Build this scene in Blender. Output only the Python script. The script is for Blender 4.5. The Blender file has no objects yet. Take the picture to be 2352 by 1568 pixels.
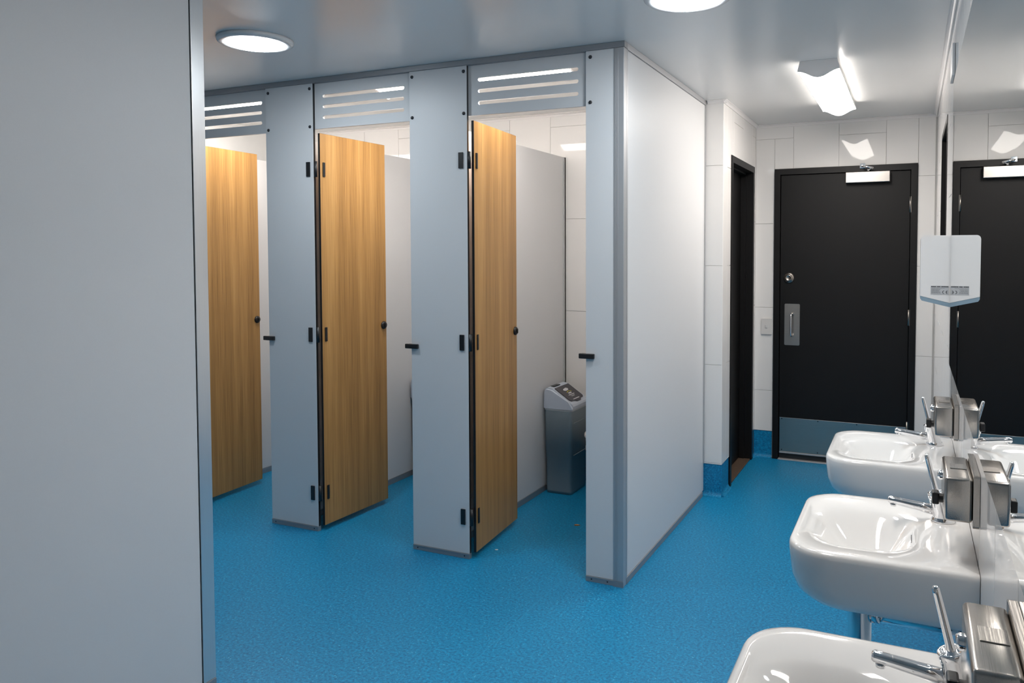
import bpy, bmesh, math, random
from mathutils import Vector, Matrix
random.seed(7)
SC = bpy.context.scene
COL = SC.collection

# ------------------------------------------------------------------ camera
CAM = Vector((1.1634, -3.2132, 1.4908)); YAW, PITCH, ROLL = 0.4190, -0.0401, -0.0014
FPX, PX, PY, W, HH = 1779.5, 1304.7, 654.1, 2352.0, 1568.0
fw = Vector((-math.sin(YAW)*math.cos(PITCH), math.cos(YAW)*math.cos(PITCH), math.sin(PITCH)))
rt = Vector((math.cos(YAW), math.sin(YAW), 0)); up = rt.cross(fw)
rt, up = rt*math.cos(ROLL)+up*math.sin(ROLL), up*math.cos(ROLL)-rt*math.sin(ROLL)
cd = bpy.data.cameras.new('camera'); co = bpy.data.objects.new('camera', cd); COL.objects.link(co)
co.matrix_world = Matrix(((rt.x, up.x, -fw.x, CAM.x), (rt.y, up.y, -fw.y, CAM.y), (rt.z, up.z, -fw.z, CAM.z), (0, 0, 0, 1)))
cd.sensor_fit = 'HORIZONTAL'; cd.sensor_width = 36.0; cd.lens = 36.0*FPX/W
cd.shift_x = (W/2-PX)/W; cd.shift_y = (PY-HH/2)/W; cd.clip_start = 0.02
SC.camera = co

# ------------------------------------------------------------------ world, exposure, lamp strengths
wd = bpy.data.worlds.new('world'); SC.world = wd; wd.use_nodes = True
wd.node_tree.nodes['Background'].inputs[0].default_value = (0.5, 0.6, 0.7, 1)
wd.node_tree.nodes['Background'].inputs[1].default_value = 0.02
SC.view_settings.view_transform = 'Standard'; SC.view_settings.look = 'None'
SC.view_settings.gamma = 1.0; SC.view_settings.use_curve_mapping = False
SC.view_settings.exposure = 0.82
BATTEN_E, BATTEN_C = 17.0, (1.0, 0.935, 0.87)
TUBE_E, TUBE_C = 42.0, (0.84, 0.93, 1.0)

# ------------------------------------------------------------------ measured layout (metres; x along the cubicle fronts, y away, z up)
H = 2.415
XD1, XD2 = -3.235, -2.682
XA1, XA2 = -2.068, -1.739
XB1, XB2 = -1.126, -0.796
XC1 = -0.180
YN, XN, YD, XM = 1.458, 0.110, 2.508, 1.295
XL, YF = -3.25, -4.60
DXL, DXR, DH = 0.244, 1.185, 2.095
ZT = 0.197            # top of the coved vinyl skirting
RIM = 0.85

# ------------------------------------------------------------------ materials
def new_mat(name):
    m = bpy.data.materials.new(name); m.use_nodes = True
    nt = m.node_tree; return m, nt, nt.nodes['Principled BSDF']
def L(nt, a, b): nt.links.new(a, b)
def simple(name, col, rough=0.4, metal=0.0, spec=0.5, noise=0.0, nscale=40.0, bump=0.0, bscale=300.0, stretch=None, coat=0.0):
    m, nt, p = new_mat(name)
    p.inputs['Base Color'].default_value = (*col, 1); p.inputs['Roughness'].default_value = rough
    p.inputs['Metallic'].default_value = metal; p.inputs['Specular IOR Level'].default_value = spec
    p.inputs['Coat Weight'].default_value = coat; p.inputs['Coat Roughness'].default_value = 0.03
    tc = nt.nodes.new('ShaderNodeTexCoord'); mp = nt.nodes.new('ShaderNodeMapping'); L(nt, tc.outputs['Object'], mp.inputs[0])
    if stretch: mp.inputs['Scale'].default_value = stretch
    if noise:
        n = nt.nodes.new('ShaderNodeTexNoise'); n.inputs['Scale'].default_value = nscale; n.inputs['Detail'].default_value = 3
        L(nt, mp.outputs[0], n.inputs['Vector'])
        r = nt.nodes.new('ShaderNodeMapRange'); r.inputs['To Min'].default_value = 1-noise; r.inputs['To Max'].default_value = 1+noise
        L(nt, n.outputs['Fac'], r.inputs['Value'])
        mx = nt.nodes.new('ShaderNodeMix'); mx.data_type = 'RGBA'; mx.blend_type = 'MULTIPLY'; mx.inputs['Factor'].default_value = 1
        mx.inputs['A'].default_value = (*col, 1); L(nt, r.outputs[0], mx.inputs['B']); L(nt, mx.outputs['Result'], p.inputs['Base Color'])
    if bump:
        n2 = nt.nodes.new('ShaderNodeTexNoise'); n2.inputs['Scale'].default_value = bscale
        L(nt, mp.outputs[0], n2.inputs['Vector'])
        b = nt.nodes.new('ShaderNodeBump'); b.inputs['Strength'].default_value = bump; b.inputs['Distance'].default_value = 0.001
        L(nt, n2.outputs['Fac'], b.inputs['Height']); L(nt, b.outputs[0], p.inputs['Normal'])
    return m
def emit(name, col, e):
    m, nt, p = new_mat(name)
    p.inputs['Base Color'].default_value = (0.9, 0.9, 0.9, 1); p.inputs['Roughness'].default_value = 0.4
    p.inputs['Emission Color'].default_value = (*col, 1); p.inputs['Emission Strength'].default_value = e
    return m
def floor_mat():
    m, nt, p = new_mat('blue_vinyl')
    tc = nt.nodes.new('ShaderNodeTexCoord')
    n1 = nt.nodes.new('ShaderNodeTexNoise'); n1.inputs['Scale'].default_value = 95; n1.inputs['Detail'].default_value = 4; n1.inputs['Roughness'].default_value = 0.75
    L(nt, tc.outputs['Object'], n1.inputs['Vector'])
    cr = nt.nodes.new('ShaderNodeValToRGB'); e = cr.color_ramp.elements
    e[0].position = 0.36; e[0].color = (0.001, 0.125, 0.290, 1)
    e[1].position = 0.66; e[1].color = (0.006, 0.320, 0.590, 1)
    L(nt, n1.outputs['Fac'], cr.inputs[0])
    v = nt.nodes.new('ShaderNodeTexVoronoi'); v.inputs['Scale'].default_value = 70; L(nt, tc.outputs['Object'], v.inputs['Vector'])
    lt = nt.nodes.new('ShaderNodeMapRange'); lt.inputs['From Min'].default_value = 0.10; lt.inputs['From Max'].default_value = 0.22
    lt.inputs['To Min'].default_value = 1; lt.inputs['To Max'].default_value = 0; L(nt, v.outputs['Distance'], lt.inputs['Value'])
    sep = nt.nodes.new('ShaderNodeSeparateColor'); L(nt, v.outputs['Color'], sep.inputs[0])
    gt = nt.nodes.new('ShaderNodeMapRange'); gt.inputs['From Min'].default_value = 0.30; gt.inputs['From Max'].default_value = 1.0
    gt.inputs['To Max'].default_value = 0.85; L(nt, sep.outputs[0], gt.inputs['Value'])
    ml = nt.nodes.new('ShaderNodeMath'); ml.operation = 'MULTIPLY'; L(nt, lt.outputs[0], ml.inputs[0]); L(nt, gt.outputs[0], ml.inputs[1])
    mx = nt.nodes.new('ShaderNodeMix'); mx.data_type = 'RGBA'; L(nt, ml.outputs[0], mx.inputs['Factor'])
    L(nt, cr.outputs[0], mx.inputs['A']); mx.inputs['B'].default_value = (0.16, 0.55, 0.74, 1)
    L(nt, mx.outputs['Result'], p.inputs['Base Color'])
    p.inputs['Roughness'].default_value = 0.42; p.inputs['Specular IOR Level'].default_value = 0.45
    b = nt.nodes.new('ShaderNodeBump'); b.inputs['Strength'].default_value = 0.15; b.inputs['Distance'].default_value = 0.002
    L(nt, n1.outputs['Fac'], b.inputs['Height']); L(nt, b.outputs[0], p.inputs['Normal'])
    return m
def wood_mat():
    m, nt, p = new_mat('oak_laminate')
    tc = nt.nodes.new('ShaderNodeTexCoord')
    def streak(sy, sz, det):
        mp = nt.nodes.new('ShaderNodeMapping'); mp.inputs['Scale'].default_value = (1, sy, sz); L(nt, tc.outputs['Object'], mp.inputs[0])
        n = nt.nodes.new('ShaderNodeTexNoise'); n.inputs['Scale'].default_value = 1; n.inputs['Detail'].default_value = det; n.inputs['Roughness'].default_value = 0.6
        L(nt, mp.outputs[0], n.inputs['Vector']); return n.outputs['Fac']
    a = streak(16, 0.35, 2); b = streak(210, 2.6, 4)
    mx = nt.nodes.new('ShaderNodeMix'); mx.data_type = 'FLOAT'; mx.inputs[0].default_value = 0.55; L(nt, a, mx.inputs[2]); L(nt, b, mx.inputs[3])
    cr = nt.nodes.new('ShaderNodeValToRGB'); e = cr.color_ramp.elements
    e[0].position = 0.32; e[0].color = (0.235, 0.118, 0.035, 1)
    e[1].position = 0.66; e[1].color = (0.530, 0.305, 0.108, 1)
    k = cr.color_ramp.elements.new(0.5); k.color = (0.400, 0.212, 0.066, 1)
    L(nt, mx.outputs[0], cr.inputs[0]); L(nt, cr.outputs[0], p.inputs['Base Color'])
    p.inputs['Roughness'].default_value = 0.38
    return m
def brushed(name, col, rough, stretch):
    return simple(name, col, rough, 1.0, 0.5, noise=0.10, nscale=1.0, bump=0.12, bscale=1.0, stretch=stretch)

M = dict(
    lam=simple('white_laminate', (0.715, 0.715, 0.72), 0.42, spec=0.42, noise=0.02, nscale=250, bump=0.05, bscale=500),
    tile=simple('gloss_white_tile', (0.84, 0.82, 0.80), 0.03, spec=0.20, noise=0.01, nscale=3),
    grout=simple('grout', (0.74, 0.72, 0.69), 0.8, noise=0.05, nscale=60),
    paint=simple('wall_paint', (0.78, 0.78, 0.77), 0.5, noise=0.02, nscale=20),
    ceil=simple('satin_ceiling_panel', (0.77, 0.77, 0.76), 0.27, spec=0.6, noise=0.01, nscale=6),
    floor=floor_mat(), wood=wood_mat(),
    core=simple('black_core', (0.012, 0.012, 0.013), 0.35, noise=0.1),
    black=simple('black_plastic', (0.010, 0.010, 0.011), 0.4, noise=0.1),
    blackpaint=simple('black_paint', (0.0050, 0.0045, 0.0045), 0.5, spec=0.3, noise=0.12, nscale=12, bump=0.05, bscale=200),
    frame=simple('black_frame_paint', (0.0065, 0.0058, 0.0058), 0.45, spec=0.3, noise=0.1, nscale=20),
    alu=simple('satin_aluminium', (0.50, 0.50, 0.51), 0.45, 0.55, noise=0.05, nscale=1.0, stretch=(400, 400, 6)),
    aluh=simple('satin_aluminium_rail', (0.36, 0.36, 0.37), 0.45, 0.55, noise=0.05, nscale=1.0, stretch=(6, 6, 400)),
    steel=brushed('brushed_steel', (0.44, 0.40, 0.36), 0.30, (8, 8, 500)),
    steelh=brushed('brushed_steel_warm', (0.46, 0.43, 0.40), 0.25, (500, 8, 500)),
    chrome=simple('chrome', (0.85, 0.85, 0.86), 0.05, 1.0, noise=0.01),
    ceramic=simple('white_ceramic', (0.84, 0.82, 0.80), 0.06, noise=0.01, nscale=4, coat=0.4),
    mirror=simple('mirror_glass', (0.86, 0.88, 0.87), 0.004, 1.0, noise=0.004, nscale=2),
    medge=simple('mirror_edge', (0.30, 0.36, 0.36), 0.15, noise=0.05),
    white=simple('white_plastic', (0.85, 0.82, 0.805), 0.25, noise=0.01),
    anod=simple('pale_anodised_aluminium', (0.72, 0.72, 0.72), 0.28, 0.75, noise=0.04, nscale=1.0, stretch=(400, 400, 6)),
    switch=simple('ivory_plastic', (0.70, 0.68, 0.66), 0.3, noise=0.01),
    fitting=simple('grey_white_plastic', (0.55, 0.56, 0.57), 0.35, noise=0.02),
    nozzle=simple('blue_grey_plastic', (0.26, 0.36, 0.44), 0.35, noise=0.03),
    sticker=simple('grey_sticker', (0.52, 0.52, 0.53), 0.4, noise=0.03),
    ink=simple('dark_ink', (0.03, 0.03, 0.035), 0.6, noise=0.05),
    ink2=simple('grey_ink', (0.22, 0.22, 0.23), 0.6, noise=0.05),
    bin=simple('slate_grey_plastic', (0.225, 0.275, 0.300), 0.40, noise=0.03, bump=0.1, bscale=400),
    binlid=simple('pale_blue_grey_plastic', (0.50, 0.55, 0.63), 0.42, noise=0.03),
    flap=simple('dark_grey_plastic', (0.055, 0.052, 0.060), 0.45, noise=0.05),
    liner=simple('pale_liner', (0.45, 0.48, 0.50), 0.35, noise=0.05),
    print_w=simple('white_print', (0.62, 0.62, 0.64), 0.5, noise=0.02),
    print_y=simple('yellow_print', (0.60, 0.52, 0.03), 0.5, noise=0.02),
    screw=simple('dark_screw', (0.06, 0.06, 0.065), 0.35, 0.8, noise=0.05),
    brown=simple('timber_threshold', (0.10, 0.065, 0.045), 0.6, noise=0.2, nscale=30),
    weld=simple('vinyl_weld', (0.012, 0.255, 0.48), 0.45, noise=0.05),
    leaf=simple('dry_leaf', (0.45, 0.16, 0.03), 0.7, noise=0.2),
    paper=simple('paper_scrap', (0.8, 0.8, 0.8), 0.7, noise=0.03),
    batten=emit('batten_diffuser', BATTEN_C, BATTEN_E),
    tube=emit('skylight_diffuser', TUBE_C, TUBE_E),
)

# ------------------------------------------------------------------ helpers
def box(bm, lo, hi, bev=0.0, seg=2):
    lo, hi = Vector(lo), Vector(hi)
    r = bmesh.ops.create_cube(bm, size=1.0); vs = r['verts']
    for v in vs: v.co = Vector((lo[i]+(hi[i]-lo[i])*(v.co[i]+0.5) for i in range(3)))
    if bev > 0:
        es = list({e for v in vs for e in v.link_edges})
        bmesh.ops.bevel(bm, geom=es, offset=bev, segments=seg, affect='EDGES', profile=0.5)
def cyl(bm, p0, p1, r0, r1=None, n=24, cap=True):
    p0, p1 = Vector(p0), Vector(p1); r1 = r0 if r1 is None else r1
    d = (p1-p0).normalized(); a = d.orthogonal().normalized(); b = d.cross(a)
    A = [bm.verts.new(p0+(a*math.cos(t)+b*math.sin(t))*r0) for t in [2*math.pi*i/n for i in range(n)]]
    B = [bm.verts.new(p1+(a*math.cos(t)+b*math.sin(t))*r1) for t in [2*math.pi*i/n for i in range(n)]]
    for i in range(n):
        f = bm.faces.new((A[i], A[(i+1) % n], B[(i+1) % n], B[i])); f.smooth = True
    if cap: bm.faces.new(A[::-1]); bm.faces.new(B)
def revolve(bm, base, axis, prof, n=32):
    """prof: list of (radius, distance along axis)"""
    base = Vector(base); d = Vector(axis).normalized(); a = d.orthogonal().normalized(); b = d.cross(a)
    rings = []
    for r, h in prof:
        if r <= 1e-6: rings.append([bm.verts.new(base+d*h)])
        else: rings.append([bm.verts.new(base+d*h+(a*math.cos(2*math.pi*i/n)+b*math.sin(2*math.pi*i/n))*r) for i in range(n)])
    for R0, R1 in zip(rings, rings[1:]):
        for i in range(n):
            j = (i+1) % n
            if len(R0) == 1 and len(R1) == 1: continue
            if len(R0) == 1: f = bm.faces.new((R0[0], R1[j], R1[i]))
            elif len(R1) == 1: f = bm.faces.new((R0[i], R0[j], R1[0]))
            else: f = bm.faces.new((R0[i], R0[j], R1[j], R1[i]))
            f.smooth = True
def tube(bm, pts, r, n=16):
    pts = [Vector(p) for p in pts]; rings = []; prev = None
    for i, p in enumerate(pts):
        d = (pts[min(i+1, len(pts)-1)]-pts[max(i-1, 0)]).normalized()
        a = d.orthogonal().normalized() if prev is None else (prev-d*prev.dot(d)).normalized()
        prev = a; b = d.cross(a); rr = r[i] if isinstance(r, (list, tuple)) else r
        rings.append([bm.verts.new(p+(a*math.cos(2*math.pi*k/n)+b*math.sin(2*math.pi*k/n))*rr) for k in range(n)])
    for A, B in zip(rings, rings[1:]):
        for k in range(n):
            f = bm.faces.new((A[k], A[(k+1) % n], B[(k+1) % n], B[k])); f.smooth = True
    bm.faces.new(rings[0][::-1]); bm.faces.new(rings[-1])
def prism(bm, outline, plane, a, b, smooth=False):
    """outline: 2D points; plane 'xz' (extrude y a->b), 'yz' (extrude x), 'xy' (extrude z)"""
    def P(p, t):
        return {'xz': (p[0], t, p[1]), 'yz': (t, p[0], p[1]), 'xy': (p[0], p[1], t)}[plane]
    A = [bm.verts.new(P(p, a)) for p in outline]; B = [bm.verts.new(P(p, b)) for p in outline]
    n = len(A); fs = [bm.faces.new(A), bm.faces.new(B[::-1])]
    for i in range(n):
        f = bm.faces.new((A[i], B[i], B[(i+1) % n], A[(i+1) % n])); f.smooth = smooth
    return fs
def holed_plate(bm, outer, holes, plane, a, b):
    """flat plate with holes, given 2D loops, extruded a->b"""
    def P(p, t):
        return {'xz': (p[0], t, p[1]), 'yz': (t, p[0], p[1]), 'xy': (p[0], p[1], t)}[plane]
    eds = []
    for lp in [outer]+holes:
        vs = [bm.verts.new(P(p, a)) for p in lp]
        eds += [bm.edges.new((vs[i], vs[(i+1) % len(vs)])) for i in range(len(vs))]
    g = bmesh.ops.triangle_fill(bm, use_beauty=True, use_dissolve=False, edges=eds)
    fs = [f for f in g['geom'] if isinstance(f, bmesh.types.BMFace)]
    ex = bmesh.ops.extrude_face_region(bm, geom=fs)
    vs = [v for v in ex['geom'] if isinstance(v, bmesh.types.BMVert)]
    ax = {'xz': 1, 'yz': 0, 'xy': 2}[plane]
    for v in vs: v.co[ax] = b
def rrect(x0, x1, y0, y1, r, n=6):
    rs = r if isinstance(r, (list, tuple)) else [r]*4      # corners: x1y1, x0y1, x0y0, x1y0
    out = []
    for (cx, cy, a0, rr) in ((x1-rs[0], y1-rs[0], 0, rs[0]), (x0+rs[1], y1-rs[1], 90, rs[1]), (x0+rs[2], y0+rs[2], 180, rs[2]), (x1-rs[3], y0+rs[3], 270, rs[3])):
        for i in range(n+1):
            t = math.radians(a0+90*i/n); out.append((cx+rr*math.cos(t), cy+rr*math.sin(t)))
    return out
def mesh_of(bm, name, mats, recalc=True):
    if recalc: bmesh.ops.recalc_face_normals(bm, faces=bm.faces)
    me = bpy.data.meshes.new(name); bm.to_mesh(me); bm.free()
    for m in (mats if isinstance(mats, (list, tuple)) else [mats]): me.materials.append(m)
    return me
def obj(name, bm, mats, parent=None, recalc=True):
    me = bm if isinstance(bm, bpy.types.Mesh) else mesh_of(bm, name, mats, recalc)
    o = bpy.data.objects.new(name, me); COL.objects.link(o); o.parent = parent
    return o
def empty(name, loc=(0, 0, 0), rz=0.0):
    o = bpy.data.objects.new(name, None); COL.objects.link(o); o.location = loc; o.rotation_euler.z = rz; o.empty_display_size = 0.05
    return o
def tag(o, label, cat, group=None):
    o['label'] = label; o['category'] = cat
    if group: o['group'] = group
    return o
def struct(o, label=None, cat=None):
    o['kind'] = 'structure'
    if label: o['label'] = label
    if cat: o['category'] = cat
    return o
def part(name, mat, parent, *boxes, bev=0.0):
    bm = bmesh.new()
    for lo, hi in boxes: box(bm, lo, hi, bev)
    return obj(name, bm, mat, parent)
def copy_tree(o, parent=None):
    c = o.copy(); COL.objects.link(c); c.parent = parent
    for ch in [k for k in bpy.data.objects if k.parent is o]: copy_tree(ch, c)
    return c
NB = bmesh.new

# ------------------------------------------------------------------ floor and ceiling
fl = struct(part('floor', M['floor'], None, ((XL-0.1, YF-0.1, -0.08), (XM+0.1, YD+0.1, 0.0))), 'blue speckled sheet vinyl floor with a faint welded seam', 'floor')
part('weld_seam', M['weld'], fl, ((-0.2865, YF+0.1, 0.0), (-0.2825, -0.02, 0.0003)))
struct(part('ceiling', M['ceil'], None, ((XL-0.1, YF-0.1, H), (XM+0.1, YD+0.1, H+0.08))), 'satin white panel ceiling picking up blue from the floor', 'ceiling')

# ------------------------------------------------------------------ tiled walls: every tile its own piece
def clip(r, h):
    """rectangle r minus hole h -> list of rectangles"""
    a0, a1, b0, b1 = r; c0, c1, d0, d1 = h
    if c1 <= a0 or c0 >= a1 or d1 <= b0 or d0 >= b1: return [r]
    out = []
    if c0 > a0: out.append((a0, c0, b0, b1))
    if c1 < a1: out.append((c1, a1, b0, b1))
    m0, m1 = max(a0, c0), min(a1, c1)
    if d0 > b0: out.append((m0, m1, b0, d0))
    if d1 < b1: out.append((m0, m1, d1, b1))
    return out
def tiled_wall(name, axis, plane, side, u0, u1, joint, holes=(), th=0.11, pitch=0.305, zA=1.114, flip=0, label=None, z0=ZT, z1=H):
    """axis 'y': wall at y=plane spanning x; 'x': wall at x=plane spanning y. side +1/-1: where the room lies."""
    g = 0.0009; back = plane-side*0.007
    bm = NB()
    rects = [(u0, u1-(0.0085 if name == 'wall_back' else 0), 0.0, z1)]
    for h in holes:
        rects = [q for r in rects for q in clip(r, h)]
    def bx(u, v, p, q, r, s, bev=0.0, b=bm):
        lo, hi = ((u, min(r, s), p), (v, max(r, s), q)) if axis == 'y' else ((min(r, s), u, p), (max(r, s), v, q))
        box(b, lo, hi, bev, 1)
    for (a, b, c, d) in rects: bx(a, b, c, d, back, plane-side*th)
    w = struct(obj(name, bm, M['grout']), label, 'wall')
    cache = {}
    k0 = math.floor((u0-joint)/pitch)
    for k in range(k0, math.ceil((u1-joint)/pitch)+1):
        a, b = max(u0, joint+k*pitch), min(u1, joint+(k+1)*pitch)
        if b-a < 0.004: continue
        off = zA if (k+flip) % 2 == 0 else zA-0.303
        zz = sorted({z0, z1, *[off+j*0.606 for j in range(-3, 4) if z0+0.004 < off+j*0.606 < z1-0.004]})
        for c, d in zip(zz, zz[1:]):
            rs = [(a, b, c, d)]
            for h in holes: rs = [q for r in rs for q in clip(r, h)]
            rs = [r for r in rs if r[1]-r[0] > 0.004 and r[3]-r[2] > 0.004]
            if not rs: continue
            key = (round(b-a, 4), round(d-c, 4)) if len(rs) == 1 and abs(rs[0][0]-a)+abs(rs[0][1]-b)+abs(rs[0][2]-c)+abs(rs[0][3]-d) < 1e-6 else None
            if key is not None and key in cache:
                t = bpy.data.objects.new('tile', cache[key]); COL.objects.link(t); t.parent = w
            else:
                tb = NB()
                for (p, q, r, s) in rs: bx(p-a+g, q-a-g, r-c+g, s-c-g, 0.0, -side*0.0075, 0.0009, tb)
                t = obj('tile', tb, M['tile'], w)
                if key is not None: cache[key] = t.data
            t.location = (a, plane, c) if axis == 'y' else (plane, a, c)
    return w
PD0, PD1, PDH = 1.672, 2.440, 2.111        # dark doorway in the passage wall
NW = (0.66, 1.38, 1.32, 2.112)             # small dark window in the mirror wall
tiled_wall('wall_back', 'y', YN, -1, XL, XN, -1.044, label='gloss white tiled wall behind the cubicles')
tiled_wall('wall_passage', 'x', XN, 1, YN+0.112, YD+0.11, YN-0.0, [(PD0, PD1, -1, PDH)], flip=1, label='short white tiled wall holding the dark side doorway')
tiled_wall('wall_end', 'y', YD, -1, XN, XM, 0.07, [(DXL, DXR, -1, DH)], zA=1.10, label='white tiled end wall around the black door')
tiled_wall('wall_right', 'x', XM, -1, YF, YD+0.11, YD, [NW], label='gloss white tiled wall behind the basins and mirror')
tb = NB(); box(tb, (XN-0.0075, YN+0.001, ZT+0.001), (XN, YN+0.112, H-0.001), 0.0009, 1); obj('tile', tb, M['tile'], bpy.data.objects['wall_passage'])
struct(part('wall_left', M['paint'], None, ((XL-0.11, YF, 0), (XL, YN, H))), 'plain white wall closing off the far end of the cubicle row', 'wall')
struct(part('wall_front', M['paint'], None, ((XL-0.11, YF-0.11, 0), (XM+0.1, YF, H))), 'plain white wall behind the viewer', 'wall')
# coved vinyl skirting, set just behind the tile faces
def skirt(name, axis, plane, side, u0, u1, holes=()):
    bm = NB(); spans = [(u0, u1)]
    for a, b in holes: spans = [s for (p, q) in spans for s in ((p, min(q, a)), (max(p, b), q)) if s[1]-s[0] > 0.005]
    r = 0.03
    prof = [(-0.0065, 0.0), (-0.0065, ZT-0.002), (-0.0035, ZT-0.002)]
    prof += [(-0.0035+r*(1-math.cos(math.radians(t))), r*(1-math.sin(math.radians(t)))) for t in range(0, 91, 15)]
    for a, b in spans:
        pr = [(plane+side*p, max(z, 0.0005)) for p, z in prof]
        prism(bm, pr, 'yz' if axis == 'y' else 'xz', a, b)
    struct(obj(name, bm, M['floor']), 'blue vinyl skirting coved up the '+{'back': 'wall behind the cubicles', 'passage': 'short wall with the dark doorway', 'end': 'end wall beside the black door', 'right': 'wall under the basins'}[name.split('_')[1]], 'skirting')
skirt('baseboard_back', 'y', YN, -1, XL, XN)
skirt('baseboard_passage', 'x', XN, 1, YN+0.002, YD, [(PD0-0.004, PD1+0.004)])
skirt('baseboard_end', 'y', YD, -1, XN, XM, [(DXL-0.004, DXR+0.004)])
skirt('baseboard_right', 'x', XM, -1, YF, YD)
# small white cornices
def cornice(name, axis, plane, side, u0, u1):
    bm = NB(); s = 0.022
    prof = [(0.0005, H-0.0005), (0.0005, H-s), (0.005, H-s)]+[(0.005+(s-0.005)*(1-math.cos(math.radians(t))), H-s+(s-0.005)*math.sin(math.radians(t))) for t in (20, 45, 70, 90)]+[(s, H-0.0005)]
    prism(bm, [(plane+side*p, z) for p, z in prof], 'yz' if axis == 'y' else 'xz', u0, u1)
    struct(obj(name, bm, M['white']), 'narrow white cornice along the top of '+{'trim_1': 'the end wall with the black door', 'trim_2': 'the short wall with the dark doorway', 'trim_3': 'the mirror wall', 'trim_4': 'the wall behind the cubicles', 'trim_5': 'the white nib beside the cubicle block'}[name], 'cornice')
cornice('trim_1', 'y', YD, -1, XN, XM)
cornice('trim_2', 'x', XN, 1, YN-0.02, YD-0.023)
cornice('trim_3', 'x', XM, -1, YF+0.01, YD-0.023)
cornice('trim_4', 'y', YN, -1, XL+0.01, -0.03)
cornice('trim_5', 'y', YN, -1, 0.012, XN+0.02)

# ------------------------------------------------------------------ black end door
d1 = struct(empty('door_1', (DXL, YD, 0)), 'black painted end door with steel kick plate and pull', 'door')
WD = DXR-DXL; fwid = 0.042
bm = NB(); e = 0.0015
holed = [(e, 0.001), (fwid, 0.001), (fwid, DH-fwid), (WD-fwid, DH-fwid), (WD-fwid, 0.001), (WD-e, 0.001), (WD-e, DH-e), (e, DH-e)]
prism(bm, holed, 'xz', -0.014, 0.085)
obj('frame', bm, M['frame'], d1)
lx0, lx1, lz0, lz1 = fwid+0.004, WD-fwid-0.004, 0.012, DH-fwid-0.004
part('leaf', M['blackpaint'], d1, ((lx0, 0.004, lz0+0.03), (lx1, 0.042, lz1)), bev=0.0012)
part('door_stop', M['frame'], d1, ((fwid+0.0005, 0.046, 0.004), (fwid+0.02, 0.083, DH-fwid-0.002)), ((WD-fwid-0.02, 0.046, 0.004), (WD-fwid-0.0005, 0.083, DH-fwid-0.002)), ((fwid+0.02, 0.046, DH-fwid-0.02), (WD-fwid-0.02, 0.083, DH-fwid-0.002)))
part('threshold', M['alu'], d1, ((fwid+0.001, -0.03, 0.0005), (WD-fwid-0.001, 0.04, 0.008)), bev=0.002)
part('drip_seal', M['black'], d1, ((lx0+0.002, 0.006, 0.0085), (lx1-0.002, 0.040, lz0+0.029)))
kp = part('kick_plate', M['steel'], d1, ((lx0+0.004, 0.0015, 0.058), (lx1-0.004, 0.0038, 0.306)), bev=0.0008)
for kx in (0.02, 0.27, 0.53, 0.79):
    for kz in (0.07, 0.296):
        b = NB(); revolve(b, (lx0+kx, 0.0014, kz), (0, -1, 0), [(0.0045, 0), (0.0035, 0.0014), (0, 0.0018)], 12); obj('screw', b, M['screw'], kp)
b = NB(); box(b, (lx0+0.004, -0.004, 0.046), (lx1-0.004, 0.0038, 0.057), 0.001); obj('weather_strip', b, M['alu'], d1)
pp = NB(); prism(pp, rrect(0.078, 0.184, 0.832, 1.130, 0.008), 'xz', 0.0015, 0.0038); ppo = obj('pull_plate', pp, M['steel'], d1)
b = NB(); hx = 0.128
tube(b, [(hx+0.012, 0.0012, 1.060), (hx+0.006, -0.030, 1.060), (hx, -0.042, 1.052), (hx, -0.045, 1.035), (hx, -0.045, 0.925), (hx, -0.042, 0.908), (hx+0.006, -0.030, 0.900), (hx+0.012, 0.0012, 0.900)], 0.0062, 14)
obj('pull_handle', b, M['chrome'], ppo)
b = NB(); revolve(b, (0.106, 0.0038, 1.316), (0, -1, 0), [(0.038, 0), (0.038, 0.004), (0.032, 0.010), (0.022, 0.013), (0.021, 0.022), (0.017, 0.023), (0.015, 0.020), (0, 0.020)]); dl = obj('deadlock', b, M['steel'], d1)
part('keyhole', M['ink'], dl, ((0.1045, -0.0172, 1.308), (0.1075, -0.0163, 1.320)))
for hz in (1.82, 1.055, 0.29):
    b = NB(); cyl(b, (WD-fwid-0.003, -0.003, hz-0.054), (WD-fwid-0.003, -0.003, hz+0.054), 0.0065, n=14)
    box(b, (WD-fwid+0.002, -0.0168, hz-0.054), (WD-fwid+0.004, -0.0142, hz+0.054)); obj('hinge', b, M['steel'], d1)
cb = NB(); box(cb, (0.486, -0.052, 1.975), (0.768, 0.0035, 2.048), 0.003)
cl = obj('door_closer', cb, brushed('closer_cover', (0.50, 0.47, 0.44), 0.28, (3, 3, 200)), d1)
b = NB(); tube(b, [(0.63, -0.030, 2.050), (0.63, -0.030, 2.066)], 0.009, 12); tube(b, [(0.63, -0.030, 2.064), (0.66, -0.075, 2.068), (0.61, -0.095, 2.078)], 0.007, 10)
tube(b, [(0.61, -0.095, 2.078), (0.592, -0.05, 2.086), (0.590, -0.0165, 2.088)], 0.006, 10); box(b, (0.575, -0.020, 2.074), (0.612, -0.0145, 2.108), 0.002)
obj('closer_arm', b, M['chrome'], cl)

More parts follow.
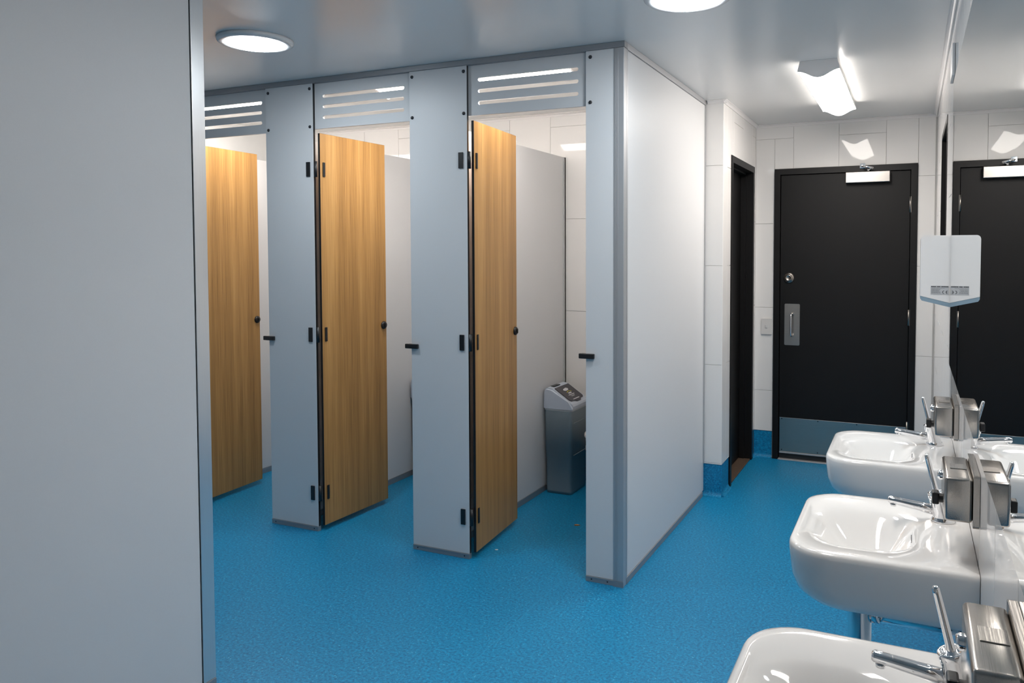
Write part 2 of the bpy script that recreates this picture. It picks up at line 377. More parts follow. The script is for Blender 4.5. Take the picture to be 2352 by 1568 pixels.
# ------------------------------------------------------------------ dark side doorway
d2 = struct(empty('door_2', (XN, PD0, 0)), 'dark doorway with black timber frame in the short tiled wall', 'door')
WP = PD1-PD0; f2 = 0.045
b = NB(); e = 0.0015
prism(b, [(e, 0.001), (f2, 0.001), (f2, PDH-f2), (WP-f2, PDH-f2), (WP-f2, 0.001), (WP-e, 0.001), (WP-e, PDH-e), (e, PDH-e)], 'yz', -0.13, 0.006)
obj('frame', b, M['frame'], d2)
part('leaf', M['blackpaint'], d2, ((-0.125, f2+0.004, 0.012), (-0.085, WP-f2-0.004, PDH-f2-0.004)), bev=0.0015)
part('door_stop', M['frame'], d2, ((-0.083, f2+0.0005, 0.01), (-0.045, f2+0.014, PDH-f2-0.002)), ((-0.083, WP-f2-0.014, 0.01), (-0.045, WP-f2-0.0005, PDH-f2-0.002)), ((-0.083, f2+0.014, PDH-f2-0.014), (-0.045, WP-f2-0.014, PDH-f2-0.002)))
part('threshold', M['brown'], d2, ((-0.126, f2+0.001, 0.0005), (-0.004, WP-f2-0.001, 0.008)), bev=0.002)

# ------------------------------------------------------------------ small dark window in the mirror wall
w1 = struct(empty('window_1', (XM, NW[0], NW[2])), 'black framed dark window set into the mirror wall beyond the dryer', 'window')
ww, wh = NW[1]-NW[0], NW[3]-NW[2]; b = NB(); e = 0.0015
holed_plate(b, [(e, e), (ww-e, e), (ww-e, wh-e), (e, wh-e)], [[(0.03, 0.03), (ww-0.03, 0.03), (ww-0.03, wh-0.03), (0.03, wh-0.03)]], 'yz', -0.002, 0.105)
obj('frame', b, M['frame'], w1)
part('pane', M['blackpaint'], w1, ((0.07, 0.031, 0.031), (0.08, ww-0.031, wh-0.031)))

# ------------------------------------------------------------------ cubicles
PT = 0.016                                  # panel thickness
def dome(b, p, axis, r, h): revolve(b, p, axis, [(r, 0), (r*0.9, h*0.55), (r*0.5, h*0.9), (0, h)], 14)
def pilaster(x0, x1, label, catch=None, xs=(), foot=True, x_pan=None):
    o = tag(empty('cubicle_pilaster', (x0, 0, 0)), label, 'panel', 'pilasters of the cubicle fronts')
    w = x1-x0
    b = NB(); box(b, (0, 0, 0.0262), (w, PT, 2.389), 0.0007, 1)
    for f in b.faces: f.material_index = 1 if abs(f.normal.x) > 0.9 else 0
    obj('panel', b, [M['lam'], M['core']], o)
    fc = part('foot_channel', M['aluh'], o, ((0, -0.003, 0), (w, PT+0.003, 0.0255)), bev=0.0008)
    part('channel_rib', M['aluh'], fc, ((0.0005, -0.0042, 0.0195), (w-0.0005, -0.0031, 0.0245)))
    for fx in (0.028, w-0.028):
        b = NB(); dome(b, (fx, -0.0031, 0.013), (0, -1, 0), 0.0035, 0.0015); obj('screw', b, M['screw'], fc)
    for sx in xs:
        for sz in (2.163, 2.362):
            b = NB(); dome(b, (sx-x0, -0.0003, sz), (0, -1, 0), 0.0085, 0.006); obj('screw', b, M['screw'], o)
    if catch:
        c = part('door_catch', M['black'], o, ((-0.030, -0.016, 1.019), (0.044, -0.0004, 1.042)), bev=0.003)
        part('catch_buffer', M['black'], c, ((-0.028, -0.0003, 1.021), (-0.002, PT+0.006, 1.040)), bev=0.002)
    return o
pilaster(XD1, XD2, 'pale grey panel at the far end of the cubicle row, mostly hidden', xs=(XD2-0.02,))
pilaster(XA1, XA2, 'pale grey upright panel between the farthest and middle cubicle openings', True, (XA1+0.02, XA2-0.02))
pilaster(XB1, XB2, 'pale grey upright panel between the middle and nearest cubicle openings', True, (XB1+0.017, XB2-0.017))
pilaster(XC1, -0.0465, 'narrow pale grey upright panel beside the aluminium corner post', True, (XC1+0.022,))
# aluminium corner post with ribs
cp = tag(empty('corner_post', (-0.046, 0, 0)), 'ribbed grey aluminium corner post of the cubicle block', 'post')
part('post', M['alu'], cp, ((0, -0.004, 0.0), (0.048, 0.034, 2.389)), bev=0.0015)
for rx in (0.006, 0.012, 0.018): part('rib', M['alu'], cp, ((rx, -0.006, 0.026), (rx+0.003, -0.0041, 2.386)))
part('side_flange', M['alu'], cp, ((0.0465, 0.0342, 0.026), (0.0485, 0.047, 2.386)))
part('foot', M['aluh'], cp, ((0.0006, -0.0075, 0.0), (0.0495, -0.0062, 0.0255)))
# head rail along the fronts
tag(part('head_rail', M['aluh'], None, ((XL+0.006, -0.006, 2.3895), (0.006, 0.030, H-0.0005)), bev=0.001), 'grey aluminium rail along the ceiling above the cubicle fronts', 'rail')
# slotted vent panels
def vent(x0, x1, label):
    a, z0, z1 = 0.0, 2.152, 2.3888
    ov = 0.030; o_x0, o_x1 = x0-ov, x1+ov if x1 < XC1-0.01 else x1+ov
    b = NB(); hs = []
    for zc in (2.320, 2.266, 2.210):
        hs.append(rrect(x0+0.052, x1-0.043, zc-0.0088, zc+0.0088, 0.0086, 5))
    holed_plate(b, [(o_x0, z0), (o_x1, z0), (o_x1, z1), (o_x0, z1)], hs, 'xz', PT+0.001, PT+0.014)
    return tag(obj('vent_panel', b, M['lam']), label, 'vent panel', 'slotted vent panels above the cubicle doors')
vent(XD2, XA1, 'grey panel with three vent slots above the farthest cubicle door')
vent(XA2, XB1, 'grey panel with three vent slots above the middle cubicle door')
vent(XB2, XC1, 'grey panel with three vent slots above the nearest cubicle door, beside the corner post')
# doors, standing open into the cubicles
def cubicle_door(hx, ang, xp, label, w=0.520):
    o = tag(empty('cubicle_door', (hx, 0.020, 0), math.radians(ang)), label, 'door', 'open wood-grain cubicle doors')
    b = NB(); box(b, (-0.013, 0.0, 0.030), (0.0, w, 2.130), 0.0006, 1)
    b.faces.ensure_lookup_table()
    for f in b.faces: f.material_index = 0 if abs(f.normal.x) > 0.9 else 1
    obj('leaf', b, [M['wood'], M['core']], o)
    c, s = math.cos(math.radians(-ang)), math.sin(math.radians(-ang))
    def loc(wx, wy):                        # world xy -> door space
        dx, dy = wx-hx, wy-0.020; return (dx*c-dy*s, dx*s+dy*c)
    for hz in (1.940, 1.061, 0.206):
        h = NB(); box(h, (0.0003, 0.018, hz-0.038), (0.005, 0.034, hz+0.038), 0.0015)
        ho = obj('hinge', h, M['black'], o)
        k = NB(); q = loc((xp+hx-0.013)/2+0.002, 0.006); cyl(k, (q[0], q[1], hz-0.041), (q[0], q[1], hz+0.041), 0.0085, n=16)
        obj('knuckle', k, M['black'], ho)
        k = NB(); q0 = loc(xp-0.045, -0.005); pl = []
        for (wx, wy) in ((xp-0.046, -0.006), (xp-0.022, -0.006), (xp-0.022, -0.0004), (xp-0.046, -0.0004)): pl.append(loc(wx, wy))
        prism(k, pl, 'xy', hz-0.038, hz+0.038); obj('fixing_plate', k, M['black'], ho)
    lk = NB(); revolve(lk, (0.0004, w-0.026, 1.072), (1, 0, 0), [(0.0225, 0), (0.0225, 0.006), (0.019, 0.011), (0.0, 0.012)], 28); lo_ = obj('lock_indicator', lk, M['black'], o)
    b = NB(); box(b, (0.0125, w-0.030, 1.060), (0.019, w-0.022, 1.084), 0.002); obj('turn_slot', b, M['core'], lo_)
    return o
cubicle_door(XD2+0.026, 3.6, XD2, 'open oak-look door of the farthest cubicle, its hinge side cut off by the near panel')
cubicle_door(XA2+0.026, -2.6, XA2, 'open oak-look door of the middle cubicle with three black hinges')
cubicle_door(XB2+0.026, 5.0, XB2, 'open oak-look door of the nearest cubicle, beside the grey bin')
# dividers between cubicles
def divider(x, label):
    o = tag(empty('divider_panel', (x, 0, 0)), label, 'partition', 'dividers between cubicles')
    part('panel', M['lam'], o, ((-0.0075, 0.034, 0.036), (0.0075, YN-0.016, 2.122)), bev=0.001)
    part('foot_channel', M['aluh'], o, ((-0.011, 0.034, 0.0), (0.011, YN-0.036, 0.0355)), bev=0.001)
    part('wall_channel', M['fitting'], o, ((-0.0125, YN-0.036, 0.2), (-0.0078, YN-0.001, 2.122)), ((0.0078, YN-0.036, 0.2), (0.0125, YN-0.001, 2.122)), ((-0.0125, YN-0.0155, 0.2), (0.0125, YN-0.001, 2.122)))
divider(-0.945, 'white divider with grey wall channel inside the nearest cubicle, behind the grey bin')
divider(-1.915, 'white divider seen beyond the middle cubicle door')
divider(-2.865, 'white divider seen as a narrow strip beyond the farthest cubicle door')
# end partition towards the basins
ep = tag(empty('end_partition', (0, 0, 0)), 'large white side panel of the cubicle block facing the basins', 'partition')
part('panel', M['lam'], ep, ((-0.019, 0.0475, 0.0305), (-0.001, YN-0.006, 2.386)), bev=0.0008)
part('foot_channel', M['aluh'], ep, ((-0.025, 0.0345, 0.0), (0.004, YN-0.04, 0.030)), bev=0.001)
part('head_channel', M['alu'], ep, ((-0.025, 0.0345, 2.3875), (0.005, YN-0.001, H-0.0005)), bev=0.001)
part('wall_channel', M['alu'], ep, ((-0.0008, YN-0.022, 0.2), (0.003, YN-0.001, 2.386)))
# near partition
np_ = tag(empty('near_partition', (-1.02, -1.312, 0)), 'tall pale grey panel filling the frame close to the viewer', 'partition')
part('panel', M['lam'], np_, ((-0.032, -3.26, 0.031), (-0.001, -0.054, 2.386)), bev=0.001)
part('edge_strip', M['anod'], np_, ((-0.034, -0.0505, 0.031), (0.002, 0.0, 2.386)), bev=0.001)
part('groove', M['core'], np_, ((-0.030, -0.054, 0.031), (-0.003, -0.0505, 2.386)))
part('foot_channel', M['aluh'], np_, ((-0.035, -3.26, 0.0), (0.004, 0.0, 0.030)), bev=0.001)
part('head_channel', M['aluh'], np_, ((-0.035, -3.26, 2.3875), (0.004, 0.0, H-0.0005)), bev=0.001)

# ------------------------------------------------------------------ ceiling lights
def batten(cx, cy, along, length, label, wid=0.188):
    o = tag(empty('batten_light', (cx, cy, H), 0.0 if along == 'y' else math.pi/2), label, 'ceiling light', 'batten ceiling lights')
    hw = wid/2; zs = -0.046; n = 18
    prof = []
    for i in range(n+1):
        t = -1+2*i/n
        prof.append((t*hw, zs-0.033*(0.5+0.5*math.cos(math.pi*t))))
    hl = length/2
    b = NB(); prism(b, [(-hw+0.0025, -0.0385)]+prof+[(hw-0.0025, -0.0385)], 'xz', -hl+0.012, hl-0.012)
    obj('diffuser', b, M['batten'], o)
    bb = NB(); prism(bb, [(-hw+0.010, -0.0005), (-hw+0.0025, -0.0380), (hw-0.0025, -0.0380), (hw-0.010, -0.0005)], 'xz', -hl+0.013, hl-0.013); obj('base', bb, M['fitting'], o)
    for a, c in ((-hl, -hl+0.0115), (hl-0.0115, hl)):
        b = NB(); k = 1.02; prism(b, [(-hw+0.008, -0.0005), (-hw*k, zs+0.004)]+[(p*k, q-0.002) for p, q in prof]+[(hw*k, zs+0.004), (hw-0.008, -0.0005)], 'xz', a, c)
        obj('end_cap', b, M['white'], o)
    return o
batten(0.735, 1.27, 'y', 1.16, 'rectangular batten light glowing on the ceiling before the end door')
batten(0.735, -1.35, 'y', 0.72, 'batten light over the basins, seen only as bright glints in their glaze')
batten(-0.905, 0.275, 'x', 1.15, 'batten light seen through the vent slots of the nearest and middle cubicles')
batten(-2.625, 0.275, 'x', 1.15, 'batten light seen through the vent slots of the farthest cubicle')
def tube_light(cx, cy, label):
    o = tag(empty('round_ceiling_light', (cx, cy, H)), label, 'ceiling light', 'round ceiling lights')
    b = NB(); revolve(b, (0, 0, 0), (0, 0, -1), [(0.118, 0.0005), (0.118, 0.016), (0.122, 0.020), (0.146, 0.019), (0.155, 0.013), (0.158, 0.0005), (0.118, 0.0005)], 56); obj('ring', b, M['white'], o)
    b = NB(); revolve(b, (0, 0, 0), (0, 0, -1), [(0.1172, 0.004), (0.1172, 0.020), (0.108, 0.024), (0.06, 0.028), (0, 0.029)], 56); obj('diffuser', b, M['tube'], o)
    return o
tube_light(-1.445, -0.67, 'round glowing ceiling light with a pale ring, before the cubicle doors')
tube_light(0.41, -0.47, 'round glowing ceiling light cut off by the top edge of the photo')

# ------------------------------------------------------------------ mirror
mr = tag(empty('wall_mirror', (XM, 0.005, 1.083)), 'long frameless mirror on the tiled wall above the basins', 'mirror')
part('glass', M['mirror'], mr, ((-0.0052, -4.4, 0.0), (-0.0034, 0.0, 1.042)))
part('backing', M['medge'], mr, ((-0.0033, -4.4, 0.0), (-0.0003, 0.0, 1.042)))

# ------------------------------------------------------------------ basins
def loft(bm, rings, close_first=True, close_last=True):
    R = [[bm.verts.new(p) for p in r] for r in rings]; n = len(R[0])
    for A, B in zip(R, R[1:]):
        for i in range(n):
            f = bm.faces.new((A[i], A[(i+1) % n], B[(i+1) % n], B[i])); f.smooth = True
    if close_first: f = bm.faces.new(R[0][::-1]); f.smooth = True
    if close_last: f = bm.faces.new(R[-1]); f.smooth = True
def ring(x0, x1, hy, rf, rb, z, y=0.0, n=9):
    return [(px, py, z) for px, py in rrect(x0, x1, y-hy, y+hy, [rb, rf, rf, rb], n)]
def make_basin():
    o = empty('wash_basin', (0, 0, 0))
    b = NB(); P = 0.380; hy = 0.230; z = RIM
    R = [ring(-0.285, -0.004, 0.140, 0.09, 0.0006, z-0.140),
         ring(-0.325, -0.001, 0.180, 0.095, 0.0006, z-0.1375), ring(-0.350, -0.0002, 0.203, 0.098, 0.0006, z-0.127),
         ring(-0.366, -0.0002, 0.218, 0.098, 0.0006, z-0.108), ring(-0.375, -0.0002, 0.2260, 0.096, 0.0006, z-0.078),
         ring(-0.379, -0.0002, 0.2295, 0.094, 0.0006, z-0.035), ring(-0.380, -0.0002, 0.2300, 0.092, 0.0006, z-0.014),
         ring(-0.3785, -0.0002, 0.2288, 0.091, 0.0006, z-0.006), ring(-0.3745, -0.0003, 0.2255, 0.088, 0.0006, z-0.0015), ring(-0.367, -0.0006, 0.219, 0.084, 0.0008, z)]
    def lerp(a, b, t): return a+(b-a)*t
    for k in range(1, 6):                       # gently dished rim
        t = k/6; R.append(ring(lerp(-0.367, -0.357, t), lerp(-0.060, -0.108, t), lerp(0.216, 0.150, t), lerp(0.084, 0.090, t), lerp(0.06, 0.095, t), z-0.008*t*t))
    for k in range(0, 17):                      # bowl
        t = k/16; e = t*t*(3-2*t)*0.72+t*0.28*(2-t)
        R.append(ring(lerp(-0.355, -0.240, t), lerp(-0.112, -0.185, t), lerp(0.142, 0.028, t), lerp(0.092, 0.024, t), lerp(0.098, 0.024, t), z-0.009-0.076*e))
    loft(b, R)
    bo = obj('bowl', b, M['ceramic'], o)
    d = NB(); revolve(d, (-0.2125, 0, z-0.0845), (0, 0, 1), [(0.022, 0), (0.022, 0.003), (0.017, 0.004), (0.012, 0.002), (0, 0.002)], 20); obj('drain', d, M['chrome'], bo)
    for i in range(5):
        s = NB(); box(s, (-0.1262, -0.024+i*0.011, z-0.0235), (-0.1222, -0.0175+i*0.011, z-0.0195), 0.001); obj('overflow_slot', s, M['ink'], bo)
    # chrome bottle trap
    tr = NB(); cx = -0.235
    cyl(tr, (cx, 0, z-0.1395), (cx, 0, z-0.160), 0.017, n=24); revolve(tr, (cx, 0, z-0.40), (0, 0, 1), [(0, 0), (0.022, 0.004), (0.027, 0.02), (0.027, 0.236), (0.0255, 0.242), (0.018, 0.245)], 28)
    to = obj('bottle_trap', tr, M['chrome'], o)
    t2 = NB(); tube(t2, [(cx+0.022, 0, z-0.212), (-0.05, 0, z-0.212), (-0.004, 0, z-0.212)], 0.0165, 20); revolve(t2, (cx+0.026, 0, z-0.212), (1, 0, 0), [(0.0170, 0), (0.021, 0.001), (0.021, 0.018), (0.0170, 0.019)], 20)
    revolve(t2, (-0.0015, 0, z-0.212), (-1, 0, 0), [(0.0168, 0), (0.036, 0.001), (0.034, 0.006), (0.0168, 0.010)], 28); obj('waste_arm', t2, M['chrome'], to)
    for vy in (0.10, -0.10):
        v = NB(); cyl(v, (-0.002, vy, 0.60), (-0.045, vy, 0.60), 0.010, n=16); cyl(v, (-0.045, vy, 0.585), (-0.045, vy, 0.63), 0.011, n=16); tube(v, [(-0.045, vy, 0.63), (-0.048, vy*0.95, 0.67), (-0.055, vy*0.9, z-0.1395)], 0.005, 10)
        box(v, (-0.075, vy-0.011, 0.592), (-0.056, vy+0.011, 0.608), 0.003); obj('stop_valve', v, M['chrome'] if vy > 0 else M['black'], o)
    return o
def make_tap():
    o = empty('basin_tap', (0, 0, 0)); z = RIM
    ax = Vector((-0.26, -0.03, 1.0)).normalized(); base = Vector((-0.056, 0, z+0.0003))
    b = NB()
    revolve(b, base, (0, 0, 1), [(0, 0), (0.027, 0), (0.027, 0.003), (0.0225, 0.010)], 28)
    revolve(b, base+Vector((0, 0, 0.004)), ax, [(0.0225, 0.0), (0.0205, 0.025), (0.0195, 0.052), (0.0205, 0.055), (0.0205, 0.063), (0.0185, 0.066), (0.0150, 0.0645), (0.0120, 0.060), (0, 0.059)], 28)
    bo = obj('body', b, M['chrome'], o)
    t = base+Vector((0, 0, 0.004))+ax*0.058; lev = Vector((-0.25, -0.02, 1.0)).normalized()
    l = NB(); revolve(l, t, lev, [(0.0085, 0), (0.0080, 0.012), (0.0064, 0.016), (0.0055, 0.09), (0.0052, 0.098), (0.0035, 0.1010), (0, 0.1015)], 18); obj('lever', l, M['chrome'], bo)
    s0 = base+Vector((0, 0, 0.004))+ax*0.022; sp = NB()
    tube(sp, [s0+Vector((-0.012, 0, -0.002)), s0+Vector((-0.045, -0.001, 0.003)), s0+Vector((-0.088, -0.002, 0.009)), s0+Vector((-0.114, -0.002, 0.0120)), s0+Vector((-0.118, -0.002, 0.0125))], [0.0125, 0.0110, 0.0095, 0.0090, 0.0065], 20)
    so = obj('spout', sp, M['chrome'], bo)
    n = NB(); cyl(n, s0+Vector((-0.105, -0.002, 0.0035)), s0+Vector((-0.105, -0.002, -0.0025)), 0.0075, n=16); obj('aerator', n, M['chrome'], so)
    return o
def make_dispenser():
    o = empty('soap_dispenser', (0, 0, 0))           # origin at the wall, box centre along y, z of its underside
    b = NB(); box(b, (-0.065, -0.095, 0.0), (-0.0123, 0.095, 0.092), 0.007, 3)
    for f in b.faces: f.smooth = True
    body = obj('body', b, M['steelh'], o)
    p = NB(); prism(p, rrect(-0.102, 0.102, -0.008, 0.101, 0.006, 4), 'yz', -0.0122, -0.0004); obj('back_plate', p, M['steelh'], o)
    q = NB(); box(q, (-0.052, -0.020, 0.0918), (-0.020, 0.020, 0.0934), 0.0006); obj('lid_boss', q, M['steelh'], body)
    q = NB(); revolve(q, (-0.0647, 0.0, 0.020), (-1, 0, 0), [(0.010, 0), (0.010, 0.012)], 18); box(q, (-0.086, -0.014, 0.008), (-0.072, 0.014, 0.034), 0.003); obj('push_valve', q, M['black'], o)
    q = NB(); revolve(q, (-0.0647, 0.035, 0.062), (-1, 0, 0), [(0.011, 0), (0.011, 0.006), (0.008, 0.010), (0, 0.010)], 18); obj('lock', q, M['chrome'], o)
    return o
YB = (-0.462, -1.272, -2.083)
BL = ('white ceramic basin farthest from the viewer, close to the black end door', 'middle one of the three white ceramic basins, chrome waste pipe showing underneath', 'white ceramic basin nearest the viewer, cut off by the bottom edge of the photo')
TL = ('chrome mixer tap with pin lever on the basin farthest from the viewer', 'chrome mixer tap with pin lever on the middle basin', 'chrome mixer tap with pin lever on the basin nearest the viewer')
DL = ('small steel soap dispenser with black push valve above the farthest basin', 'steel soap dispenser with black push valve above the middle basin', 'steel soap dispenser at the bottom corner, above the nearest basin')
pb, pt, pd = make_basin(), make_tap(), make_dispenser()
for i, y in enumerate(YB):
    for proto, lab, cat, grp, off, zz in ((pb, BL, 'basin', 'wash basins under the mirror', 0.0, 0.0), (pt, TL, 'tap', 'mixer taps on the basins', 0.100, 0.0), (pd, DL, 'soap dispenser', 'soap dispensers under the mirror', -0.085, 0.938)):
        o = copy_tree(proto) if i else proto
        o.location = (XM-0.0005, y+off, zz); tag(o, lab[i], cat, grp)

# ------------------------------------------------------------------ hand dryer at the mirror's far end
hd = tag(empty('hand_dryer', (XM, 0.012, 1.29)), 'small white hand dryer with grey underside and printed label beside the mirror', 'hand dryer')
D = 0.106; prof = [(-0.0008, 0.014), (-D, 0.040), (-D, 0.250)]+[(-D+0.014*(1-math.cos(math.radians(t))), 0.254+0.014*math.sin(math.radians(t))) for t in range(0, 91, 18)]+[(-0.0008, 0.268)]
b = NB(); prism(b, prof, 'xz', 0.0, 0.225)
bmesh.ops.bevel(b, geom=[e for e in b.edges if abs(e.verts[0].co.y-e.verts[1].co.y) < 1e-6 and min(e.verts[0].co.x, e.verts[1].co.x) < -0.01 and max(e.verts[0].co.z, e.verts[1].co.z) > 0.1], offset=0.004, segments=2, affect='EDGES')
hb = obj('housing', b, M['white'], hd)
b = NB(); prism(b, [(-0.0008, 0.0135), (-0.0008, -0.002), (-D+0.006, 0.022), (-D+0.0005, 0.030), (-D+0.0005, 0.0395)], 'xz', 0.001, 0.224); nz = obj('underside', b, M['nozzle'], hd)
part('outlet', M['ink'], nz, ((-0.030, 0.10, -0.001), (-0.010, 0.16, 0.009)), bev=0.002)
st = part('label_plate', M['sticker'], hb, ((-0.070, -0.0012, 0.046), (-0.008, -0.0002, 0.079)))
ink = NB(); x = -0.068
for wch in (0.004, 0.0032, 0.0036, 0.0034, 0.003, 0, 0.0042, 0.0034, 0.0036, 0, 0.0036, 0.0034, 0.003, 0.0034, 0.0036, 0.0034, 0.0038):
    if wch: box(ink, (x, -0.0016, 0.0738), (x+wch*0.82, -0.0013, 0.0772))
    x += wch if wch else 0.003
obj('printed_heading', ink, M['ink'], st)
for r, zz in enumerate((0.0690, 0.0655, 0.0620, 0.0590, 0.0560, 0.0530, 0.0500)):
    ln = NB(); x = -0.067; lim = -0.067+(0.045 if r == 0 else random.uniform(0.024, 0.031))
    while x < lim:
        wch = random.uniform(0.002, 0.006); box(ln, (x, -0.0016, zz), (x+wch, -0.0013, zz+0.0013)); x += wch+0.0011
    obj('print_line', ln, M['ink2'], st)
def arc(b, cx, cz, r0, r1, a0, a1, n=14):
    for i in range(n):
        t0, t1 = math.radians(a0+(a1-a0)*i/n), math.radians(a0+(a1-a0)*(i+1)/n)
        pts = [(cx+r0*math.cos(t0), cz+r0*math.sin(t0)), (cx+r1*math.cos(t0), cz+r1*math.sin(t0)), (cx+r1*math.cos(t1), cz+r1*math.sin(t1)), (cx+r0*math.cos(t1), cz+r0*math.sin(t1))]
        prism(b, pts, 'xz', -0.0016, -0.0013)
ce = NB(); arc(ce, -0.0236, 0.0550, 0.0046, 0.0064, 95, 265); arc(ce, -0.0122, 0.0550, 0.0046, 0.0064, 95, 265); box(ce, (-0.0168, -0.0016, 0.0542), (-0.0130, -0.0013, 0.0558))
obj('mark', ce, M['ink'], st)

# small grey box on the wall above the mirror end
wb = tag(empty('wall_sensor', (XM, 0.02, 2.150)), 'slim grey box fixed to the tiles above the end of the mirror', 'sensor')
part('case', M['fitting'], wb, ((-0.010, 0.0, 0.0), (-0.0006, 0.16, 0.12)), bev=0.002)
part('back_strip', M['ink2'], wb, ((-0.0104, 0.01, 0.002), (-0.0102, 0.15, 0.01)))

# light switch
sw = tag(empty('light_switch', (0.197, YD, 0.962)), 'white light switch plate on the tiles beside the black end door', 'light switch')
b = NB(); prism(b, rrect(-0.037, 0.037, -0.057, 0.057, 0.004, 4), 'xz', -0.011, -0.0006); so = obj('plate', b, M['switch'], sw)
part('rocker', M['switch'], so, ((-0.008, -0.0155, -0.011), (0.008, -0.0112, 0.011)), bev=0.0015)

# ------------------------------------------------------------------ bins
def make_bin():
    o = empty('waste_bin', (0, 0, 0)); bx0, bx1, by0, by1 = -0.090, 0.090, -0.115, 0.130; hb = 0.530
    b = NB()
    def rr(s, z, r=0.018): return [(p, q, z) for p, q in rrect(bx0+s, bx1-s, by0+s, by1-s, r, 5)]
    loft(b, [rr(0.012, 0.006, 0.012), rr(0.006, 0.0), rr(0.004, 0.02), rr(0.002, 0.26), rr(-0.001, 0.262), rr(-0.003, hb)], True, False)
    obj('body', b, M['bin'], o)
    for zz in (0.24, 0.44):
        part('moulded_rib', M['bin'], o, ((bx1-0.0005, by0+0.03, zz), (bx1+0.004, by1-0.03, zz+0.006)), bev=0.002)
    ln = NB(); loft(ln, [rr(-0.0042, hb-0.010), rr(-0.0055, hb-0.005), rr(-0.0048, hb+0.001)], False, False); obj('liner_edge', ln, M['liner'], o)
    # lid: high at -x, sloping down to +x
    lid = NB(); x0, x1, y0, y1 = bx0-0.008, bx1+0.012, by0-0.008, by1+0.008
    prof = [(x0, hb+0.002), (x0+0.002, hb+0.100), (x0+0.010, hb+0.122), (x0+0.024, hb+0.130), (x0+0.058, hb+0.124), (x1-0.030, hb+0.050), (x1-0.008, hb+0.034), (x1, hb+0.022), (x1-0.002, hb+0.002)]
    prism(lid, prof, 'xz', y0, y1)
    bmesh.ops.bevel(lid, geom=[e for e in lid.edges if abs(e.verts[0].co.y-e.verts[1].co.y) < 1e-6 and max(e.verts[0].co.z, e.verts[1].co.z) > hb+0.03], offset=0.010, segments=3, affect='EDGES')
    lo_ = obj('lid', lid, M['binlid'], o)
    # slope frame for flap: from (xa,za) down to (xb,zb)
    A = Vector((x0+0.064, 0, hb+0.1215)); Bv = Vector((x1-0.026, 0, hb+0.0490)); u = (Bv-A).normalized(); nrm = Vector((-u.z, 0, u.x)); ln_ = (Bv-A).length
    def slab(bm_, outline, h0, h1):
        lo2 = [bm_.verts.new(A+u*a+Vector((0, c, 0))+nrm*h0) for a, c in outline]; hi2 = [bm_.verts.new(A+u*a+Vector((0, c, 0))+nrm*h1) for a, c in outline]
        bm_.faces.new(lo2); bm_.faces.new(hi2[::-1]); k = len(lo2)
        for i in range(k): bm_.faces.new((lo2[i], hi2[i], hi2[(i+1) % k], lo2[(i+1) % k]))
    ya, yb = by0+0.022, by1-0.020
    fo = [(0.0, ya), (ln_-0.012, ya), (ln_, ya+0.014), (ln_, ya+0.05), (ln_+0.006, ya+0.06), (ln_+0.014, ya+0.075), (ln_+0.014, yb-0.075), (ln_+0.006, yb-0.06), (ln_, yb-0.05), (ln_, yb-0.014), (ln_-0.012, yb), (0.0, yb)]
    f = NB(); slab(f, fo, 0.0005, 0.005); fl_ = obj('flap', f, M['flap'], lo_)
    def R(a, c, da, dc): return [(a, c), (a+da, c), (a+da, c+dc), (a, c+dc)]
    ym = (ya+yb)/2
    p = NB(); slab(p, [(0.030, ym-0.035), (0.040, ym-0.042), (0.048, ym-0.022), (0.046, ym+0.018), (0.034, ym+0.030), (0.024, ym+0.012)], 0.0052, 0.0056); slab(p, R(0.066, ym-0.028, 0.010, 0.045), 0.0052, 0.0056)
    slab(p, R(0.083, ym-0.050, 0.005, 0.085), 0.0052, 0.0056); slab(p, R(0.122, ym-0.052, 0.006, 0.090), 0.0052, 0.0056); slab(p, R(0.094, ym-0.040, 0.002, 0.06), 0.0052, 0.0056); slab(p, R(0.100, ym-0.030, 0.002, 0.045), 0.0052, 0.0056)
    obj('white_print', p, M['print_w'], fl_)
    p = NB(); q = []
    for t in range(0, 9): q.append((0.053+0.008*((t-4)/4)**2, ym-0.035+t*0.009))
    slab(p, q+[(a+0.004, c) for a, c in q[::-1]], 0.0052, 0.0056); obj('yellow_print', p, M['print_y'], fl_)
    hn = NB(); box(hn, (x0+0.022, ya+0.030, hb+0.1265), (x0+0.050, yb-0.085, hb+0.1325), 0.001); obj('handle_slot', hn, M['core'], lo_)
    return o
bn = make_bin(); bn.location = (-0.830, 1.222, 0.0); tag(bn, 'slate grey waste bin with sloping lid and dark printed flap in the nearest cubicle', 'bin', 'waste bins in the cubicles')
b2 = copy_tree(bn); b2.location = (-1.800, 1.180, 0.0); tag(b2, 'grey waste bin in the middle cubicle, only its edge showing', 'bin', 'waste bins in the cubicles')

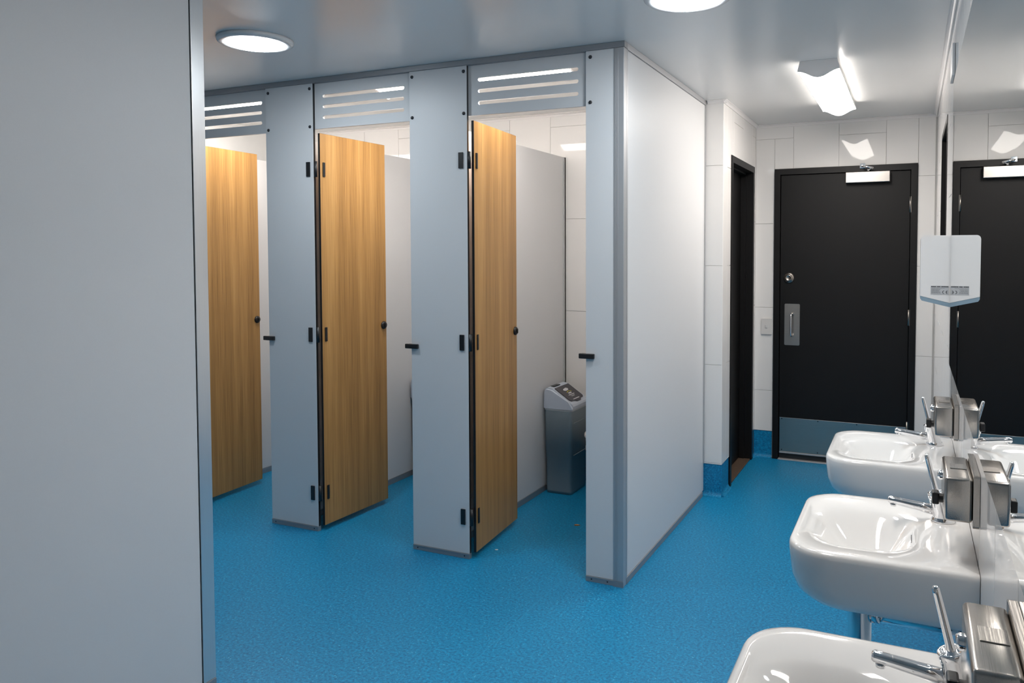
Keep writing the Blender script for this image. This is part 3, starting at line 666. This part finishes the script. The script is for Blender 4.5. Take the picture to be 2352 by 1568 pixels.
# ------------------------------------------------------------------ toilet, only a sliver shows past the narrow panel
tl = tag(empty('toilet', (-0.430, YN, 0)), 'white toilet pan showing as a sliver beside the grey bin', 'toilet')
b = NB()
def tr_(hw, y0, z, r, y1=-0.006): return [(p, q, z) for p, q in rrect(-hw, hw, y0, y1, [0.03, 0.03, r, r], 8)]
loft(b, [tr_(0.10, -0.36, 0.002, 0.09, -0.03), tr_(0.105, -0.38, 0.06, 0.095, -0.03), tr_(0.125, -0.44, 0.18, 0.115, -0.02), tr_(0.168, -0.53, 0.29, 0.15), tr_(0.180, -0.56, 0.36, 0.165), tr_(0.182, -0.565, 0.395, 0.168), tr_(0.172, -0.555, 0.402, 0.16)])
obj('pan', b, M['ceramic'], tl)
b = NB(); loft(b, [tr_(0.184, -0.570, 0.404, 0.17, -0.14), tr_(0.188, -0.574, 0.412, 0.172, -0.135), tr_(0.186, -0.572, 0.428, 0.17, -0.137), tr_(0.172, -0.556, 0.434, 0.16, -0.15)]); obj('seat_lid', b, M['white'], tl)
b = NB(); box(b, (-0.185, -0.125, 0.4035), (0.185, -0.006, 0.78), 0.02, 3); ci = obj('cistern', b, M['ceramic'], tl)
b = NB(); revolve(b, (0, -0.065, 0.7802), (0, 0, 1), [(0.022, 0), (0.022, 0.004), (0, 0.005)], 20); obj('flush_button', b, M['chrome'], ci)

# ------------------------------------------------------------------ litter on the floor
b = NB(); vs = [(-0.518, 0.640, 0.0008), (-0.508, 0.634, 0.004), (-0.496, 0.640, 0.006), (-0.486, 0.650, 0.003), (-0.497, 0.652, 0.0015), (-0.509, 0.650, 0.0008)]
prism(b, [(v[0], v[1]) for v in vs], 'xy', 0.0005, 0.004); tag(obj('dry_leaf', b, M['leaf']), 'tiny orange brown leaf scrap on the blue floor of the nearest cubicle', 'litter')
b = NB(); prism(b, [(-0.744, 0.155), (-0.736, 0.152), (-0.726, 0.157), (-0.729, 0.163), (-0.738, 0.161)], 'xy', 0.0005, 0.002); tag(obj('paper_scrap', b, M['paper']), 'tiny white paper scrap on the blue floor before the nearest cubicle door', 'litter')
